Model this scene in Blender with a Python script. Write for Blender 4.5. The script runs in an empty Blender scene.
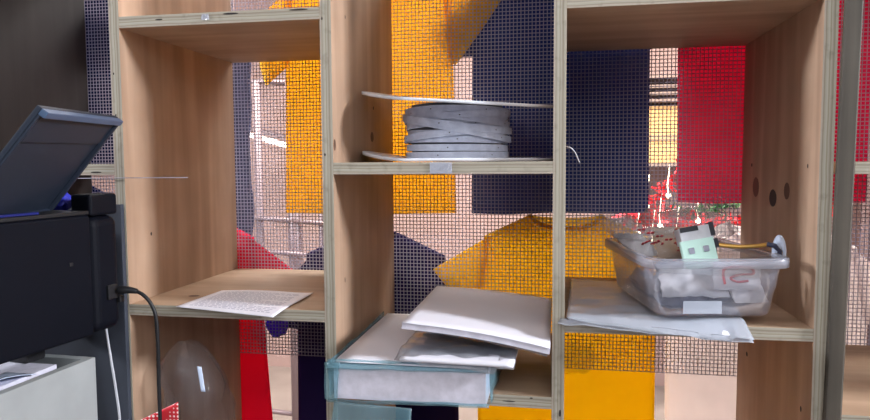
import bpy, bmesh, math, random
from mathutils import Vector, Matrix, noise
random.seed(7)
sc = bpy.context.scene
COL = sc.collection
PI = math.pi
V = Vector

# ------------------------------------------------------------------ camera
cam_d = bpy.data.cameras.new('camera')
cam_d.lens = 27.82; cam_d.sensor_width = 36.0; cam_d.clip_start = 0.02; cam_d.clip_end = 60
cam = bpy.data.objects.new('camera', cam_d); COL.objects.link(cam)
cR = V((0.984049, 0.17779058, -0.00617127)); cU = V((-0.00634664, 0.06975351, 0.99754407)); cF = V((-0.17778441, 0.98159307, -0.06976924))
m = Matrix((cR, cU, -cF)).transposed().to_4x4()
m.translation = V((0.63963, -0.89002, 0.19768))
cam.matrix_world = m
sc.camera = cam

# ------------------------------------------------------------------ light and exposure
sc.view_settings.view_transform = 'Standard'
sc.view_settings.look = 'None'
sc.view_settings.gamma = 1.0
sc.view_settings.use_curve_mapping = False
sc.view_settings.exposure = 0.0
world = bpy.data.worlds.new('world'); sc.world = world
world.use_nodes = True
wb = world.node_tree.nodes['Background']
wb.inputs[0].default_value = (0.78, 0.86, 1.0, 1); wb.inputs[1].default_value = 0.13

def area(name, loc, target, size, power, color=(1, 1, 1), size_y=None):
    l = bpy.data.lights.new(name, 'AREA'); l.energy = power; l.color = color
    l.shape = 'RECTANGLE'; l.size = size; l.size_y = size_y or size
    o = bpy.data.objects.new(name, l); COL.objects.link(o)
    o.location = loc
    o.rotation_euler = (V(target) - V(loc)).to_track_quat('-Z', 'Y').to_euler()
    return o
area('ceiling_lamp_light', (3.6, -0.62, 1.38), (0.6, 0.0, 0.2), 0.5, 215, (0.90, 0.93, 1.0))
area('front_fill', (0.85, -2.05, 1.3), (0.6, 0.0, 0.1), 1.2, 26, (0.93, 0.96, 1.0))  # added soft fill from the front
area('ceiling_lamp_light', (-2.9, -0.62, 1.42), (0.6, 0.0, 0.2), 0.5, 200, (0.90, 0.93, 1.0))
area('shop_lamp_light', (0.1, 1.5, 1.42), (0.1, 1.2, -0.2), 2.2, 125, (1.0, 0.95, 0.9), 0.5)
area('shop_lamp_light', (1.2, 2.2, 1.42), (1.2, 2.3, -0.2), 2.6, 38, (1.0, 0.91, 0.8), 0.5)
area('shop_lamp_light', (-1.3, 2.2, 1.42), (-1.3, 2.3, -0.2), 1.6, 10, (1.0, 0.93, 0.9), 0.5)

# ------------------------------------------------------------------ materials
def lin(c):
    def f(v):
        v /= 255.0
        return v / 12.92 if v <= 0.04045 else ((v + 0.055) / 1.055) ** 2.4
    return (f(c[0]), f(c[1]), f(c[2]), 1.0)

def newmat(name):
    mt = bpy.data.materials.new(name); mt.use_nodes = True
    nt = mt.node_tree
    return mt, nt, nt.nodes, nt.links, nt.nodes['Principled BSDF'], nt.nodes['Material Output']

def plain(name, rgb, rough=0.5, var=0.06, scale=20.0, metal=0.0, bump=0.0, spec=0.5):
    mt, nt, N, L, b, out = newmat(name)
    b.inputs['Roughness'].default_value = rough; b.inputs['Metallic'].default_value = metal
    b.inputs['Specular IOR Level'].default_value = spec
    tc = N.new('ShaderNodeTexCoord'); nz = N.new('ShaderNodeTexNoise')
    nz.inputs['Scale'].default_value = scale; nz.inputs['Detail'].default_value = 4
    L.new(tc.outputs['Object'], nz.inputs['Vector'])
    r = N.new('ShaderNodeValToRGB')
    c = lin(rgb)
    r.color_ramp.elements[0].color = tuple(x * (1 - var * 2) for x in c[:3]) + (1,)
    r.color_ramp.elements[1].color = tuple(min(1, x * (1 + var)) for x in c[:3]) + (1,)
    r.color_ramp.elements[0].position = 0.3; r.color_ramp.elements[1].position = 0.7
    L.new(nz.outputs[0], r.inputs[0]); L.new(r.outputs[0], b.inputs['Base Color'])
    if bump:
        bp = N.new('ShaderNodeBump'); bp.inputs['Strength'].default_value = bump; bp.inputs['Distance'].default_value = 0.002
        L.new(nz.outputs[0], bp.inputs['Height']); L.new(bp.outputs[0], b.inputs['Normal'])
    return mt

def ply_face(name, dark, light, grain):
    mt, nt, N, L, b, out = newmat(name)
    b.inputs['Roughness'].default_value = 0.62; b.inputs['Specular IOR Level'].default_value = 0.3
    tc = N.new('ShaderNodeTexCoord'); oi = N.new('ShaderNodeObjectInfo')
    ad = N.new('ShaderNodeVectorMath'); ad.operation = 'ADD'
    ml = N.new('ShaderNodeMath'); ml.operation = 'MULTIPLY'; ml.inputs[1].default_value = 9.0
    L.new(oi.outputs['Random'], ml.inputs[0]); L.new(tc.outputs['Object'], ad.inputs[0]); L.new(ml.outputs[0], ad.inputs[1])
    mp = N.new('ShaderNodeMapping'); mp.inputs['Scale'].default_value = grain
    L.new(ad.outputs[0], mp.inputs[0])
    n1 = N.new('ShaderNodeTexNoise'); n1.inputs['Scale'].default_value = 1.0; n1.inputs['Detail'].default_value = 6; n1.inputs['Distortion'].default_value = 0.6
    L.new(mp.outputs[0], n1.inputs['Vector'])
    r = N.new('ShaderNodeValToRGB'); r.color_ramp.elements[0].color = lin(dark); r.color_ramp.elements[1].color = lin(light)
    r.color_ramp.elements[0].position = 0.25; r.color_ramp.elements[1].position = 0.75
    L.new(n1.outputs[0], r.inputs[0])
    n2 = N.new('ShaderNodeTexNoise'); n2.inputs['Scale'].default_value = 14; n2.inputs['Detail'].default_value = 3
    L.new(ad.outputs[0], n2.inputs['Vector'])
    mx = N.new('ShaderNodeMixRGB'); mx.blend_type = 'SOFT_LIGHT'; mx.inputs[0].default_value = 0.25
    L.new(r.outputs[0], mx.inputs[1]); L.new(n2.outputs[0], mx.inputs[2]); L.new(mx.outputs[0], b.inputs['Base Color'])
    bp = N.new('ShaderNodeBump'); bp.inputs['Strength'].default_value = 0.12; bp.inputs['Distance'].default_value = 0.001
    L.new(n1.outputs[0], bp.inputs['Height']); L.new(bp.outputs[0], b.inputs['Normal'])
    return mt

def ply_edge(name, axis):
    mt, nt, N, L, b, out = newmat(name)
    b.inputs['Roughness'].default_value = 0.8; b.inputs['Specular IOR Level'].default_value = 0.2
    tc = N.new('ShaderNodeTexCoord'); sp = N.new('ShaderNodeSeparateXYZ'); L.new(tc.outputs['Generated'], sp.inputs[0])
    nz = N.new('ShaderNodeTexNoise'); nz.inputs['Scale'].default_value = 22; nz.inputs['Detail'].default_value = 4
    L.new(tc.outputs['Object'], nz.inputs['Vector'])
    m1 = N.new('ShaderNodeMath'); m1.operation = 'MULTIPLY_ADD'; m1.inputs[1].default_value = 0.16
    L.new(nz.outputs[0], m1.inputs[0]); L.new(sp.outputs[axis], m1.inputs[2])
    r = N.new('ShaderNodeValToRGB'); cr = r.color_ramp
    stops = [(0.0, (172, 162, 148)), (0.2, (184, 174, 160)), (0.27, (146, 136, 122)), (0.33, (172, 166, 150)), (0.5, (186, 182, 168)),
             (0.58, (150, 142, 124)), (0.66, (182, 176, 160)), (0.84, (142, 132, 118)), (0.92, (176, 170, 154))]
    cr.elements[0].position, cr.elements[0].color = stops[0][0], lin(stops[0][1])
    cr.elements[1].position, cr.elements[1].color = stops[-1][0], lin(stops[-1][1])
    for p, c in stops[1:-1]:
        e = cr.elements.new(p); e.color = lin(c)
    L.new(m1.outputs[0], r.inputs[0])
    n2 = N.new('ShaderNodeTexNoise'); n2.inputs['Scale'].default_value = 60; n2.inputs['Detail'].default_value = 3
    L.new(tc.outputs['Object'], n2.inputs['Vector'])
    r2 = N.new('ShaderNodeValToRGB'); r2.color_ramp.elements[0].position = 0.28; r2.color_ramp.elements[1].position = 0.42
    r2.color_ramp.elements[0].color = (0.45, 0.43, 0.4, 1); r2.color_ramp.elements[1].color = (1, 1, 1, 1)
    L.new(n2.outputs[0], r2.inputs[0])
    mx = N.new('ShaderNodeMixRGB'); mx.blend_type = 'MULTIPLY'; mx.inputs[0].default_value = 0.4
    L.new(r.outputs[0], mx.inputs[1]); L.new(r2.outputs[0], mx.inputs[2]); L.new(mx.outputs[0], b.inputs['Base Color'])
    return mt

def fabric(name, rgb, trans=0.5, patch=None, glowrgb=None):
    mt, nt, N, L, b, out = newmat(name)
    N.remove(b)
    tc = N.new('ShaderNodeTexCoord')
    wv = N.new('ShaderNodeTexNoise'); wv.inputs['Scale'].default_value = 9; wv.inputs['Detail'].default_value = 5
    L.new(tc.outputs['Object'], wv.inputs['Vector'])
    r = N.new('ShaderNodeValToRGB'); c = lin(rgb)
    r.color_ramp.elements[0].color = tuple(x * 0.86 for x in c[:3]) + (1,); r.color_ramp.elements[1].color = c
    r.color_ramp.elements[0].position = 0.3; r.color_ramp.elements[1].position = 0.65
    L.new(wv.outputs[0], r.inputs[0])
    src = r.outputs[0]
    if patch:
        (px, pz, rx, rz, prgb) = patch
        sp = N.new('ShaderNodeSeparateXYZ'); L.new(tc.outputs['Object'], sp.inputs[0])
        def mth(op, a, bb):
            q = N.new('ShaderNodeMath'); q.operation = op
            for i, s in enumerate((a, bb)):
                if isinstance(s, (int, float)): q.inputs[i].default_value = s
                else: L.new(s, q.inputs[i])
            return q.outputs[0]
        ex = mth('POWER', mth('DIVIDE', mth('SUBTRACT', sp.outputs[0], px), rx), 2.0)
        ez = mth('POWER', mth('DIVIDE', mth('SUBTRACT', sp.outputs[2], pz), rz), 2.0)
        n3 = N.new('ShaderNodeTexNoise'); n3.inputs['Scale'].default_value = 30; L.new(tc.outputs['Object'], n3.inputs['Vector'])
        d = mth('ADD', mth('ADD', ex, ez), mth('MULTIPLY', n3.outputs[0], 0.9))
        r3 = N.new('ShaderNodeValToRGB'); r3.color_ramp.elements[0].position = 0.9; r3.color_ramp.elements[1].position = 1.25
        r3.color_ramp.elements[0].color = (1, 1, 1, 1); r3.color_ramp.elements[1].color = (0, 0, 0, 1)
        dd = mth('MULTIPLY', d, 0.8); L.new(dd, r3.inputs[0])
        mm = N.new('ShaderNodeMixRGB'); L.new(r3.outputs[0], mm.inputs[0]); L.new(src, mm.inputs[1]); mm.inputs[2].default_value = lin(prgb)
        src = mm.outputs[0]
    df = N.new('ShaderNodeBsdfDiffuse'); tr = N.new('ShaderNodeBsdfTranslucent')
    L.new(src, df.inputs[0])
    if glowrgb:
        g = N.new('ShaderNodeMixRGB'); g.inputs[0].default_value = 0.7; L.new(src, g.inputs[1]); g.inputs[2].default_value = lin(glowrgb)
        L.new(g.outputs[0], tr.inputs[0])
    else: L.new(src, tr.inputs[0])
    bp = N.new('ShaderNodeBump'); bp.inputs['Strength'].default_value = 0.15; bp.inputs['Distance'].default_value = 0.002
    n4 = N.new('ShaderNodeTexNoise'); n4.inputs['Scale'].default_value = 500; L.new(tc.outputs['Object'], n4.inputs['Vector'])
    L.new(n4.outputs[0], bp.inputs['Height']); L.new(bp.outputs[0], df.inputs['Normal'])
    mx = N.new('ShaderNodeMixShader'); mx.inputs[0].default_value = trans
    L.new(df.outputs[0], mx.inputs[1]); L.new(tr.outputs[0], mx.inputs[2]); L.new(mx.outputs[0], out.inputs[0])
    return mt

def film(name, rgb, milk=0.12, gloss=0.25, rough=0.12, tint=(1, 1, 1)):
    mt, nt, N, L, b, out = newmat(name)
    N.remove(b)
    t = N.new('ShaderNodeBsdfTransparent'); t.inputs[0].default_value = tuple(tint) + (1,)
    g = N.new('ShaderNodeBsdfGlossy'); g.inputs['Roughness'].default_value = rough
    d = N.new('ShaderNodeBsdfDiffuse'); d.inputs[0].default_value = lin(rgb)
    f = N.new('ShaderNodeFresnel'); f.inputs[0].default_value = 1.45
    a = N.new('ShaderNodeMath'); a.operation = 'MULTIPLY'; a.inputs[1].default_value = gloss * 2.2; a.use_clamp = True
    L.new(f.outputs[0], a.inputs[0])
    m1 = N.new('ShaderNodeMixShader'); m1.inputs[0].default_value = milk
    L.new(t.outputs[0], m1.inputs[1]); L.new(d.outputs[0], m1.inputs[2])
    m2 = N.new('ShaderNodeMixShader'); L.new(a.outputs[0], m2.inputs[0]); L.new(m1.outputs[0], m2.inputs[1]); L.new(g.outputs[0], m2.inputs[2])
    tc = N.new('ShaderNodeTexCoord'); nz = N.new('ShaderNodeTexNoise'); nz.inputs['Scale'].default_value = 45; nz.inputs['Detail'].default_value = 3
    L.new(tc.outputs['Object'], nz.inputs['Vector'])
    bp = N.new('ShaderNodeBump'); bp.inputs['Strength'].default_value = 0.4; bp.inputs['Distance'].default_value = 0.004
    L.new(nz.outputs[0], bp.inputs['Height']); L.new(bp.outputs[0], g.inputs['Normal'])
    L.new(m2.outputs[0], out.inputs[0])
    return mt

def glow(name, rgb, strength):
    mt, nt, N, L, b, out = newmat(name)
    N.remove(b)
    e = N.new('ShaderNodeEmission'); e.inputs[0].default_value = lin(rgb); e.inputs[1].default_value = strength
    L.new(e.outputs[0], out.inputs[0])
    return mt

def dotted(name, base, dot, scale):
    mt, nt, N, L, b, out = newmat(name)
    b.inputs['Roughness'].default_value = 0.4
    tc = N.new('ShaderNodeTexCoord'); vo = N.new('ShaderNodeTexVoronoi'); vo.inputs['Scale'].default_value = scale; vo.inputs['Randomness'].default_value = 0.0
    L.new(tc.outputs['Object'], vo.inputs['Vector'])
    r = N.new('ShaderNodeValToRGB'); r.color_ramp.elements[0].color = lin(dot); r.color_ramp.elements[1].color = lin(base)
    r.color_ramp.elements[0].position = 0.3; r.color_ramp.elements[1].position = 0.36
    L.new(vo.outputs['Distance'], r.inputs[0]); L.new(r.outputs[0], b.inputs['Base Color'])
    return mt

M = {
    'ply_v': ply_face('plywood_upright_face', (156, 128, 106), (190, 160, 135), (26, 26, 2.0)),
    'ply_h': ply_face('plywood_shelf_face', (152, 126, 102), (186, 158, 132), (2.4, 24, 24)),
    'ply_shaded': ply_face('shaded_plywood_face', (36, 33, 37), (50, 46, 50), (30, 30, 2.0)),  # plywood face darkened to hold the left cubby's shade
    'edge_v': ply_edge('plywood_upright_edge', 0), 'edge_h': ply_edge('plywood_shelf_edge', 2),
    'knot': plain('knot', (96, 68, 52), 0.7), 'nail': plain('nail_hole', (44, 36, 34), 0.8),
    'mesh': fabric('grey_plastic_mesh', (200, 197, 210), 0.58),
    'yellow': fabric('yellow_cotton', (252, 190, 24), 0.6, None, (255, 222, 110)),
    'yellow2': fabric('yellow_cotton_brown_patch', (250, 198, 8), 0.5, (0.676, -0.165, 0.042, 0.036, (150, 100, 42)), (255, 228, 80)),  # soft brown patch mixed into the yellow
    'navy': fabric('navy_cotton', (62, 76, 136), 0.3), 'purple': fabric('dark_purple_cotton', (50, 42, 92), 0.3),
    'red': fabric('crimson_cotton', (216, 48, 104), 0.55), 'red2': fabric('red_cotton', (220, 40, 78), 0.5),
    'white': fabric('offwhite_cotton', (246, 238, 236), 0.6), 'navy2': fabric('dark_blue_cotton', (22, 30, 70), 0.25),
    'violet': fabric('backlit_purple_cotton', (140, 98, 240), 0.4),  # purple cotton with backlight put into a brighter violet
    'blue': plain('blue_cloth', (44, 52, 190), 0.7, 0.15, 30),
    'paper': plain('white_paper', (238, 238, 248), 0.65, 0.02, 8), 'ink': plain('grey_ink', (176, 178, 200), 0.7),
    'stack': plain('paper_edges', (226, 224, 238), 0.75, 0.06, 90),
    'bagfilm': film('thin_clear_bag', (205, 208, 218), 0.07, 0.11, 0.2), 'domefilm': film('crumpled_clear_bag', (205, 200, 204), 0.22, 0.14, 0.2), 'film': film('clear_plastic_film', (228, 234, 246), 0.12, 0.26, 0.08), 'sleeve': film('milky_plastic_sleeve', (226, 234, 248), 0.42, 0.3, 0.18),
    'teal': film('teal_plastic_wrap', (150, 196, 212), 0.26, 0.3, 0.2, (0.86, 0.96, 0.98)),
    'bin': film('clear_bin_plastic', (216, 220, 238), 0.13, 0.25, 0.15), 'binrim': film('frosted_bin_rim', (196, 202, 220), 0.24, 0.22, 0.3),
    'reel': plain('white_reel_plastic', (226, 232, 242), 0.4, 0.03), 'tape': plain('grey_webbing_tape', (222, 228, 250), 0.6, 0.1, 60),
    'tapedot': plain('tape_mark', (84, 86, 100), 0.6), 'core': plain('reel_core', (150, 152, 166), 0.6),
    'pbody': plain('navy_black_printer_plastic', (6, 9, 20), 0.6, 0.05, 12, 0.0, 0.0, 0.15), 'ptray': plain('slate_printer_plastic', (72, 94, 124), 0.45, 0.04, 12),
    'ptray2': plain('dark_slate_printer_plastic', (30, 40, 56), 0.6, 0.04, 12),
    'black': plain('black_rubber', (22, 22, 26), 0.5), 'pblue': plain('blue_strip', (18, 30, 104), 0.4),
    'cream': plain('cream_painted_board', (158, 163, 164), 0.6, 0.04), 'slate': plain('slate_grey_board', (56, 62, 74), 0.75, 0.05),
    'wcord': plain('white_cord', (208, 212, 220), 0.5), 'mint': plain('mint_card', (196, 232, 220), 0.6, 0.03),
    'dark': plain('dark_plastic', (34, 34, 46), 0.5), 'brown': plain('brown_card', (196, 160, 118), 0.7), 'redprint': plain('red_print', (196, 40, 52), 0.5),
    'greypk': plain('grey_packet', (150, 152, 168), 0.45, 0.2, 50, bump=0.3), 'navypk': plain('navy_packet', (52, 56, 82), 0.45, 0.2, 50, bump=0.3),
    'tissue': plain('white_packet', (222, 222, 230), 0.5, 0.08, 50, bump=0.3), 'gold': plain('gold_strip', (236, 186, 96), 0.3, 0.1, 30, 0.4),
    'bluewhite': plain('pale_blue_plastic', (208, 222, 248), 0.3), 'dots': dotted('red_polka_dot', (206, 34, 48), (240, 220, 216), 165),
    'wall': plain('pale_pink_wall', (170, 142, 134), 0.8, 0.08, 3), 'floor': plain('grey_floor', (150, 138, 130), 0.6, 0.1, 4),
    'ceil': plain('white_ceiling', (228, 226, 222), 0.8), 'steel': plain('chrome_tube', (128, 110, 112), 0.4, 0.02, 10, 0.1),
    'board': plain('grey_brown_board', (150, 128, 116), 0.6), 'carton': plain('cream_orange_carton', (240, 190, 120), 0.7, 0.04),
    'tinsel': plain('red_tinsel_foil', (236, 40, 48), 0.35, 0.2, 40, 0.15), 'green': plain('green_foil', (70, 120, 70), 0.4, 0.2, 40),
    'tube': glow('lit_tube', (255, 246, 236), 5.0), 'bulb': glow('lit_bulb', (255, 232, 200), 9.0),
    'darkcloth': fabric('charcoal_cloth', (58, 60, 84), 0.2), 'wood': plain('table_wood', (140, 112, 86), 0.6, 0.1, 12),
    'cleartape': film('clear_sticky_tape', (226, 232, 250), 0.4, 0.4, 0.1),
}

# ------------------------------------------------------------------ helpers
def link(name, bm, mats, parent=None, smooth=False, recalc=True):
    if recalc: bmesh.ops.recalc_face_normals(bm, faces=bm.faces)
    me = bpy.data.meshes.new(name); bm.to_mesh(me); bm.free()
    for q in (mats if isinstance(mats, (list, tuple)) else [mats]): me.materials.append(M[q])
    if smooth:
        for p in me.polygons: p.use_smooth = True
    o = bpy.data.objects.new(name, me); COL.objects.link(o)
    if parent: o.parent = parent
    return o

def tag(o, label=None, cat=None, group=None, kind=None):
    if label: o['label'] = label
    if cat: o['category'] = cat
    if group: o['group'] = group
    if kind: o['kind'] = kind
    return o

def thing(name, label, cat, group=None):
    o = bpy.data.objects.new(name, None); COL.objects.link(o)
    o.empty_display_size = 0.05
    return tag(o, label, cat, group)

def settle(root):
    """Put a thing's own origin at the base of its parts; the parts stay where they are."""
    pts = []
    def walk(o):
        if o.type == 'MESH': pts.extend(v.co for v in o.data.vertices)
        for c in o.children: walk(c)
    walk(root)
    lo = V((min(p.x for p in pts), min(p.y for p in pts), min(p.z for p in pts))); hi = V((max(p.x for p in pts), max(p.y for p in pts), max(p.z for p in pts)))
    base = V(((lo.x + hi.x) / 2, (lo.y + hi.y) / 2, lo.z))
    root.location = base
    for c in root.children: c.location = -base
    return root

def box(bm, a, b, mi=0, rot=None, about=None, bevel=0.0):
    r = bmesh.ops.create_cube(bm, size=1.0)
    vs = r['verts']
    c = [(a[i] + b[i]) / 2 for i in range(3)]; s = [abs(b[i] - a[i]) for i in range(3)]
    for v in vs: v.co = V((v.co.x * s[0] + c[0], v.co.y * s[1] + c[1], v.co.z * s[2] + c[2]))
    fs = list({f for v in vs for f in v.link_faces})
    if bevel:
        es = list({e for v in vs for e in v.link_edges})
        rr = bmesh.ops.bevel(bm, geom=es, offset=bevel, segments=2, profile=0.7, affect='EDGES')
        vs = list({v for f in rr['faces'] for v in f.verts} | {v for v in vs if v.is_valid})
        fs = list({f for v in vs for f in v.link_faces})
    for f in fs: f.material_index = mi
    if rot is not None:
        p = V(about if about is not None else c)
        for v in vs: v.co = rot @ (v.co - p) + p
    return vs, fs

def tube(bm, pts, r, n=8, mi=0, caps=True, rad=None):
    pts = [V(p) for p in pts]; rings = []
    up = V((0, 0, 1)); prev = None
    for i, p in enumerate(pts):
        t = (pts[min(i + 1, len(pts) - 1)] - pts[max(i - 1, 0)]).normalized()
        if prev is None:
            a = t.cross(up)
            if a.length < 0.05: a = t.cross(V((1, 0, 0)))
            a.normalize()
        else:
            a = (prev - t * prev.dot(t)).normalized()
        prev = a; bb = t.cross(a)
        rr = rad[i] if rad else r
        rings.append([bm.verts.new(p + (a * math.cos(2 * PI * k / n) + bb * math.sin(2 * PI * k / n)) * rr) for k in range(n)])
    for i in range(len(rings) - 1):
        for k in range(n):
            f = bm.faces.new((rings[i][k], rings[i][(k + 1) % n], rings[i + 1][(k + 1) % n], rings[i + 1][k])); f.material_index = mi
    if caps:
        for q in (rings[0], rings[-1]): bm.faces.new(q).material_index = mi

def smoothpath(pts, k=8):
    P = [V(p) for p in pts]; out = []
    for i in range(len(P) - 1):
        p0, p1, p2, p3 = P[max(i - 1, 0)], P[i], P[i + 1], P[min(i + 2, len(P) - 1)]
        for j in range(k):
            t = j / k
            out.append(0.5 * ((2 * p1) + (p2 - p0) * t + (2 * p0 - 5 * p1 + 4 * p2 - p3) * t * t + (3 * p1 - p0 - 3 * p2 + p3) * t ** 3))
    out.append(P[-1]); return out

def sheet(bm, quad, nx, ny, amp=0.0, freq=20, thick=0.0006, seed=0, fn=None, mi=0):
    """A sheet through four corners (front-left, front-right, back-right, back-left) with real thickness."""
    a, b, c, d = [V(q) for q in quad]
    nrm = (b - a).cross(d - a).normalized()
    top, bot = [], []
    for j in range(ny + 1):
        t = j / ny; rt, rb = [], []
        for i in range(nx + 1):
            s = i / nx
            p = a.lerp(b, s).lerp(d.lerp(c, s), t)
            if amp:
                p = p + nrm * amp * noise.noise(p * freq + V((seed * 7.3, seed * 3.1, seed)))
            if fn: p = fn(p, s, t)
            rt.append(bm.verts.new(p + nrm * thick / 2)); rb.append(bm.verts.new(p - nrm * thick / 2))
        top.append(rt); bot.append(rb)
    for j in range(ny):
        for i in range(nx):
            bm.faces.new((top[j][i], top[j][i + 1], top[j + 1][i + 1], top[j + 1][i])).material_index = mi
            bm.faces.new((bot[j][i], bot[j + 1][i], bot[j + 1][i + 1], bot[j][i + 1])).material_index = mi
    for j in range(ny):
        for i in (0, nx):
            bm.faces.new((top[j][i], top[j + 1][i], bot[j + 1][i], bot[j][i])).material_index = mi
    for i in range(nx):
        for j in (0, ny):
            bm.faces.new((top[j][i], bot[j][i], bot[j][i + 1], top[j][i + 1])).material_index = mi

def pillow(bm, c, size, rot=0.0, tilt=0.0, seed=0, amp=0.25, n=12, mi=0, roll=0.0):
    """A crumpled flat packet: a puffed cushion with pinched edges."""
    R = Matrix.Rotation(rot, 3, 'Z') @ Matrix.Rotation(tilt, 3, 'X') @ Matrix.Rotation(roll, 3, 'Y')
    lay = []
    for sgn in (1, -1):
        g = []
        for j in range(n + 1):
            row = []
            for i in range(n + 1):
                u = 2 * i / n - 1; v = 2 * j / n - 1
                h = (max(0, (1 - u ** 4)) * max(0, (1 - v ** 4))) ** 0.6
                w = noise.noise(V((u * 1.7 + seed * 5, v * 1.7, seed * 2.3 + sgn * 0.3)))
                p = V((u * size[0] / 2, v * size[1] / 2, sgn * h * size[2] / 2 * (1 + w * 0.9) + w * amp * size[2]))
                p.x += 0.04 * size[0] * noise.noise(V((v * 3, seed, 1))); p.y += 0.04 * size[1] * noise.noise(V((u * 3, seed, 5)))
                row.append(bm.verts.new(R @ p + V(c)))
            g.append(row)
        lay.append(g)
    for k, g in enumerate(lay):
        for j in range(n):
            for i in range(n):
                q = (g[j][i], g[j][i + 1], g[j + 1][i + 1], g[j + 1][i])
                bm.faces.new(q if k == 0 else q[::-1]).material_index = mi
    bmesh.ops.remove_doubles(bm, verts=bm.verts, dist=1e-6)

def ellipse(bm, c, ax, ay, ra, rb, mi, n=14):
    c = V(c); ax = V(ax); ay = V(ay)
    bm.faces.new([bm.verts.new(c + ax * ra * math.cos(2 * PI * k / n) + ay * rb * math.sin(2 * PI * k / n)) for k in range(n)]).material_index = mi

# ------------------------------------------------------------------ the room
FZ = -1.10
def struct(name, a, b, mat):
    bm = bmesh.new(); box(bm, a, b)
    return tag(link(name, bm, mat), kind='structure')
struct('floor', (-3.3, -2.4, FZ - 0.1), (4.3, 3.2, FZ), 'floor')
struct('ceiling', (-3.3, -2.4, 1.5), (4.3, 3.2, 1.6), 'ceil')
struct('wall_back', (-3.3, 3.1, FZ), (4.3, 3.2, 1.5), 'wall')
struct('wall_left', (-3.3, -2.4, FZ), (-3.2, 3.1, 1.5), 'wall')
struct('wall_right', (4.2, -2.4, FZ), (4.3, 3.1, 1.5), 'wall')

# ------------------------------------------------------------------ main shelf unit
T = 0.0163; D = 0.346; TOP = 0.98
XS = [-0.318, 0.0, 0.3199, 0.6348, 0.954]
unit = thing('plywood_shelf_unit', 'open plywood pigeonhole shelf unit with pale raw edges filling the foreground', 'shelf unit')

def board(name, a, b, mats, parent, marks=()):
    bm = bmesh.new()
    vs, fs = box(bm, a, b, bevel=0.0007)
    bmesh.ops.recalc_face_normals(bm, faces=bm.faces)
    for f in bm.faces: f.material_index = 1 if abs(f.normal.y) > 0.7 else 0
    for (c, ax, ay, ra, rb, mi) in marks: ellipse(bm, c, ax, ay, ra, rb, mi)
    return link(name, bm, list(mats) + ['knot', 'nail'], parent, recalc=False)

def side_marks(x, sgn, lst):
    return [((x + sgn * 0.0003, y, z), (0, 1, 0), (0, 0, sgn), ra, rb, mi) for (y, z, ra, rb, mi) in lst]
marks = {
    0: [], 1: side_marks(0.0163, 1, [(0.06, 0.09, 0.002, 0.003, 3)]),
    2: side_marks(0.3362, 1, [(0.1998, 0.2415, 0.010, 0.0085, 2), (0.0065, 0.2234, 0.005, 0.008, 2), (0.0435, 0.028, 0.0016, 0.004, 3), (0.0627, 0.4095, 0.0016, 0.003, 3), (0.21, 0.29, 0.003, 0.003, 3)]),
    3: [],
    4: side_marks(0.954, -1, [(0.2614, 0.1561, 0.017, 0.016, 2), (0.1739, 0.143, 0.017, 0.013, 3), (0.1136, 0.1559, 0.012, 0.012, 2), (0.2871, 0.1912, 0.004, 0.003, 3),
                              (0.0373, 0.1909, 0.0022, 0.003, 3), (0.0342, -0.1242, 0.003, 0.004, 3), (0.2869, -0.1235, 0.005, 0.004, 3)]),
}
front = {2: [((0.3235, -0.0002, 0.395), (1, 0, 0), (0, 0, 1), 0.001, 0.0024, 3), ((0.3245, -0.0002, 0.21), (1, 0, 0), (0, 0, 1), 0.0012, 0.002, 3)],
         3: [((0.646, -0.0002, -0.136), (1, 0, 0), (0, 0, 1), 0.0013, 0.005, 3)],
         1: [((0.005, -0.0002, 0.33), (1, 0, 0), (0, 0, 1), 0.001, 0.0018, 3), ((0.006, -0.0002, 0.27), (1, 0, 0), (0, 0, 1), 0.001, 0.0018, 3)]}
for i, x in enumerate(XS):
    o = board('upright', (x, 0, FZ), (x + T, D, TOP), ('ply_shaded' if i == 0 else 'ply_v', 'edge_v'), unit, marks[i] + front.get(i, []))
    if i == 0: o['label'] = 'side panel with shade painted in dark brown'
def shelf(col, ztop, mk=()):
    x0 = XS[col] + T; x1 = XS[col + 1]
    board('shelf', (x0, 0, ztop - T), (x1, D, ztop), ('ply_h', 'edge_h'), unit, mk)
up = ((1, 0, 0), (0, 1, 0))
shelf(1, 0.4109, [((0.19, -0.0002, 0.4075), (1, 0, 0), (0, 0, 1), 0.012, 0.0014, 3), ((0.29, -0.0002, 0.4085), (1, 0, 0), (0, 0, 1), 0.014, 0.0012, 3), ((0.08, -0.0002, 0.404), (1, 0, 0), (0, 0, 1), 0.006, 0.001, 3)])
shelf(3, 0.4098)
shelf(0, 0.199, [((-0.03, -0.0002, 0.187), (1, 0, 0), (0, 0, 1), 0.009, 0.0012, 3)])
shelf(2, 0.199)
shelf(1, -0.0087, [((0.0795, 0.0712, -0.0085),) + up + (0.009, 0.007, 2)])
shelf(3, -0.0102)
shelf(2, -0.115, [((0.578, -0.0002, -0.1235), (1, 0, 0), (0, 0, 1), 0.009, 0.0008, 3), ((0.608, -0.0002, -0.1175), (1, 0, 0), (0, 0, 1), 0.002, 0.0009, 3)])
shelf(0, 0.62); shelf(2, 0.64)
for c in range(4):
    shelf(c, -0.43 if c != 1 else -0.40); shelf(c, -0.72); shelf(c, -1.02)
    shelf(c, TOP)

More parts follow.
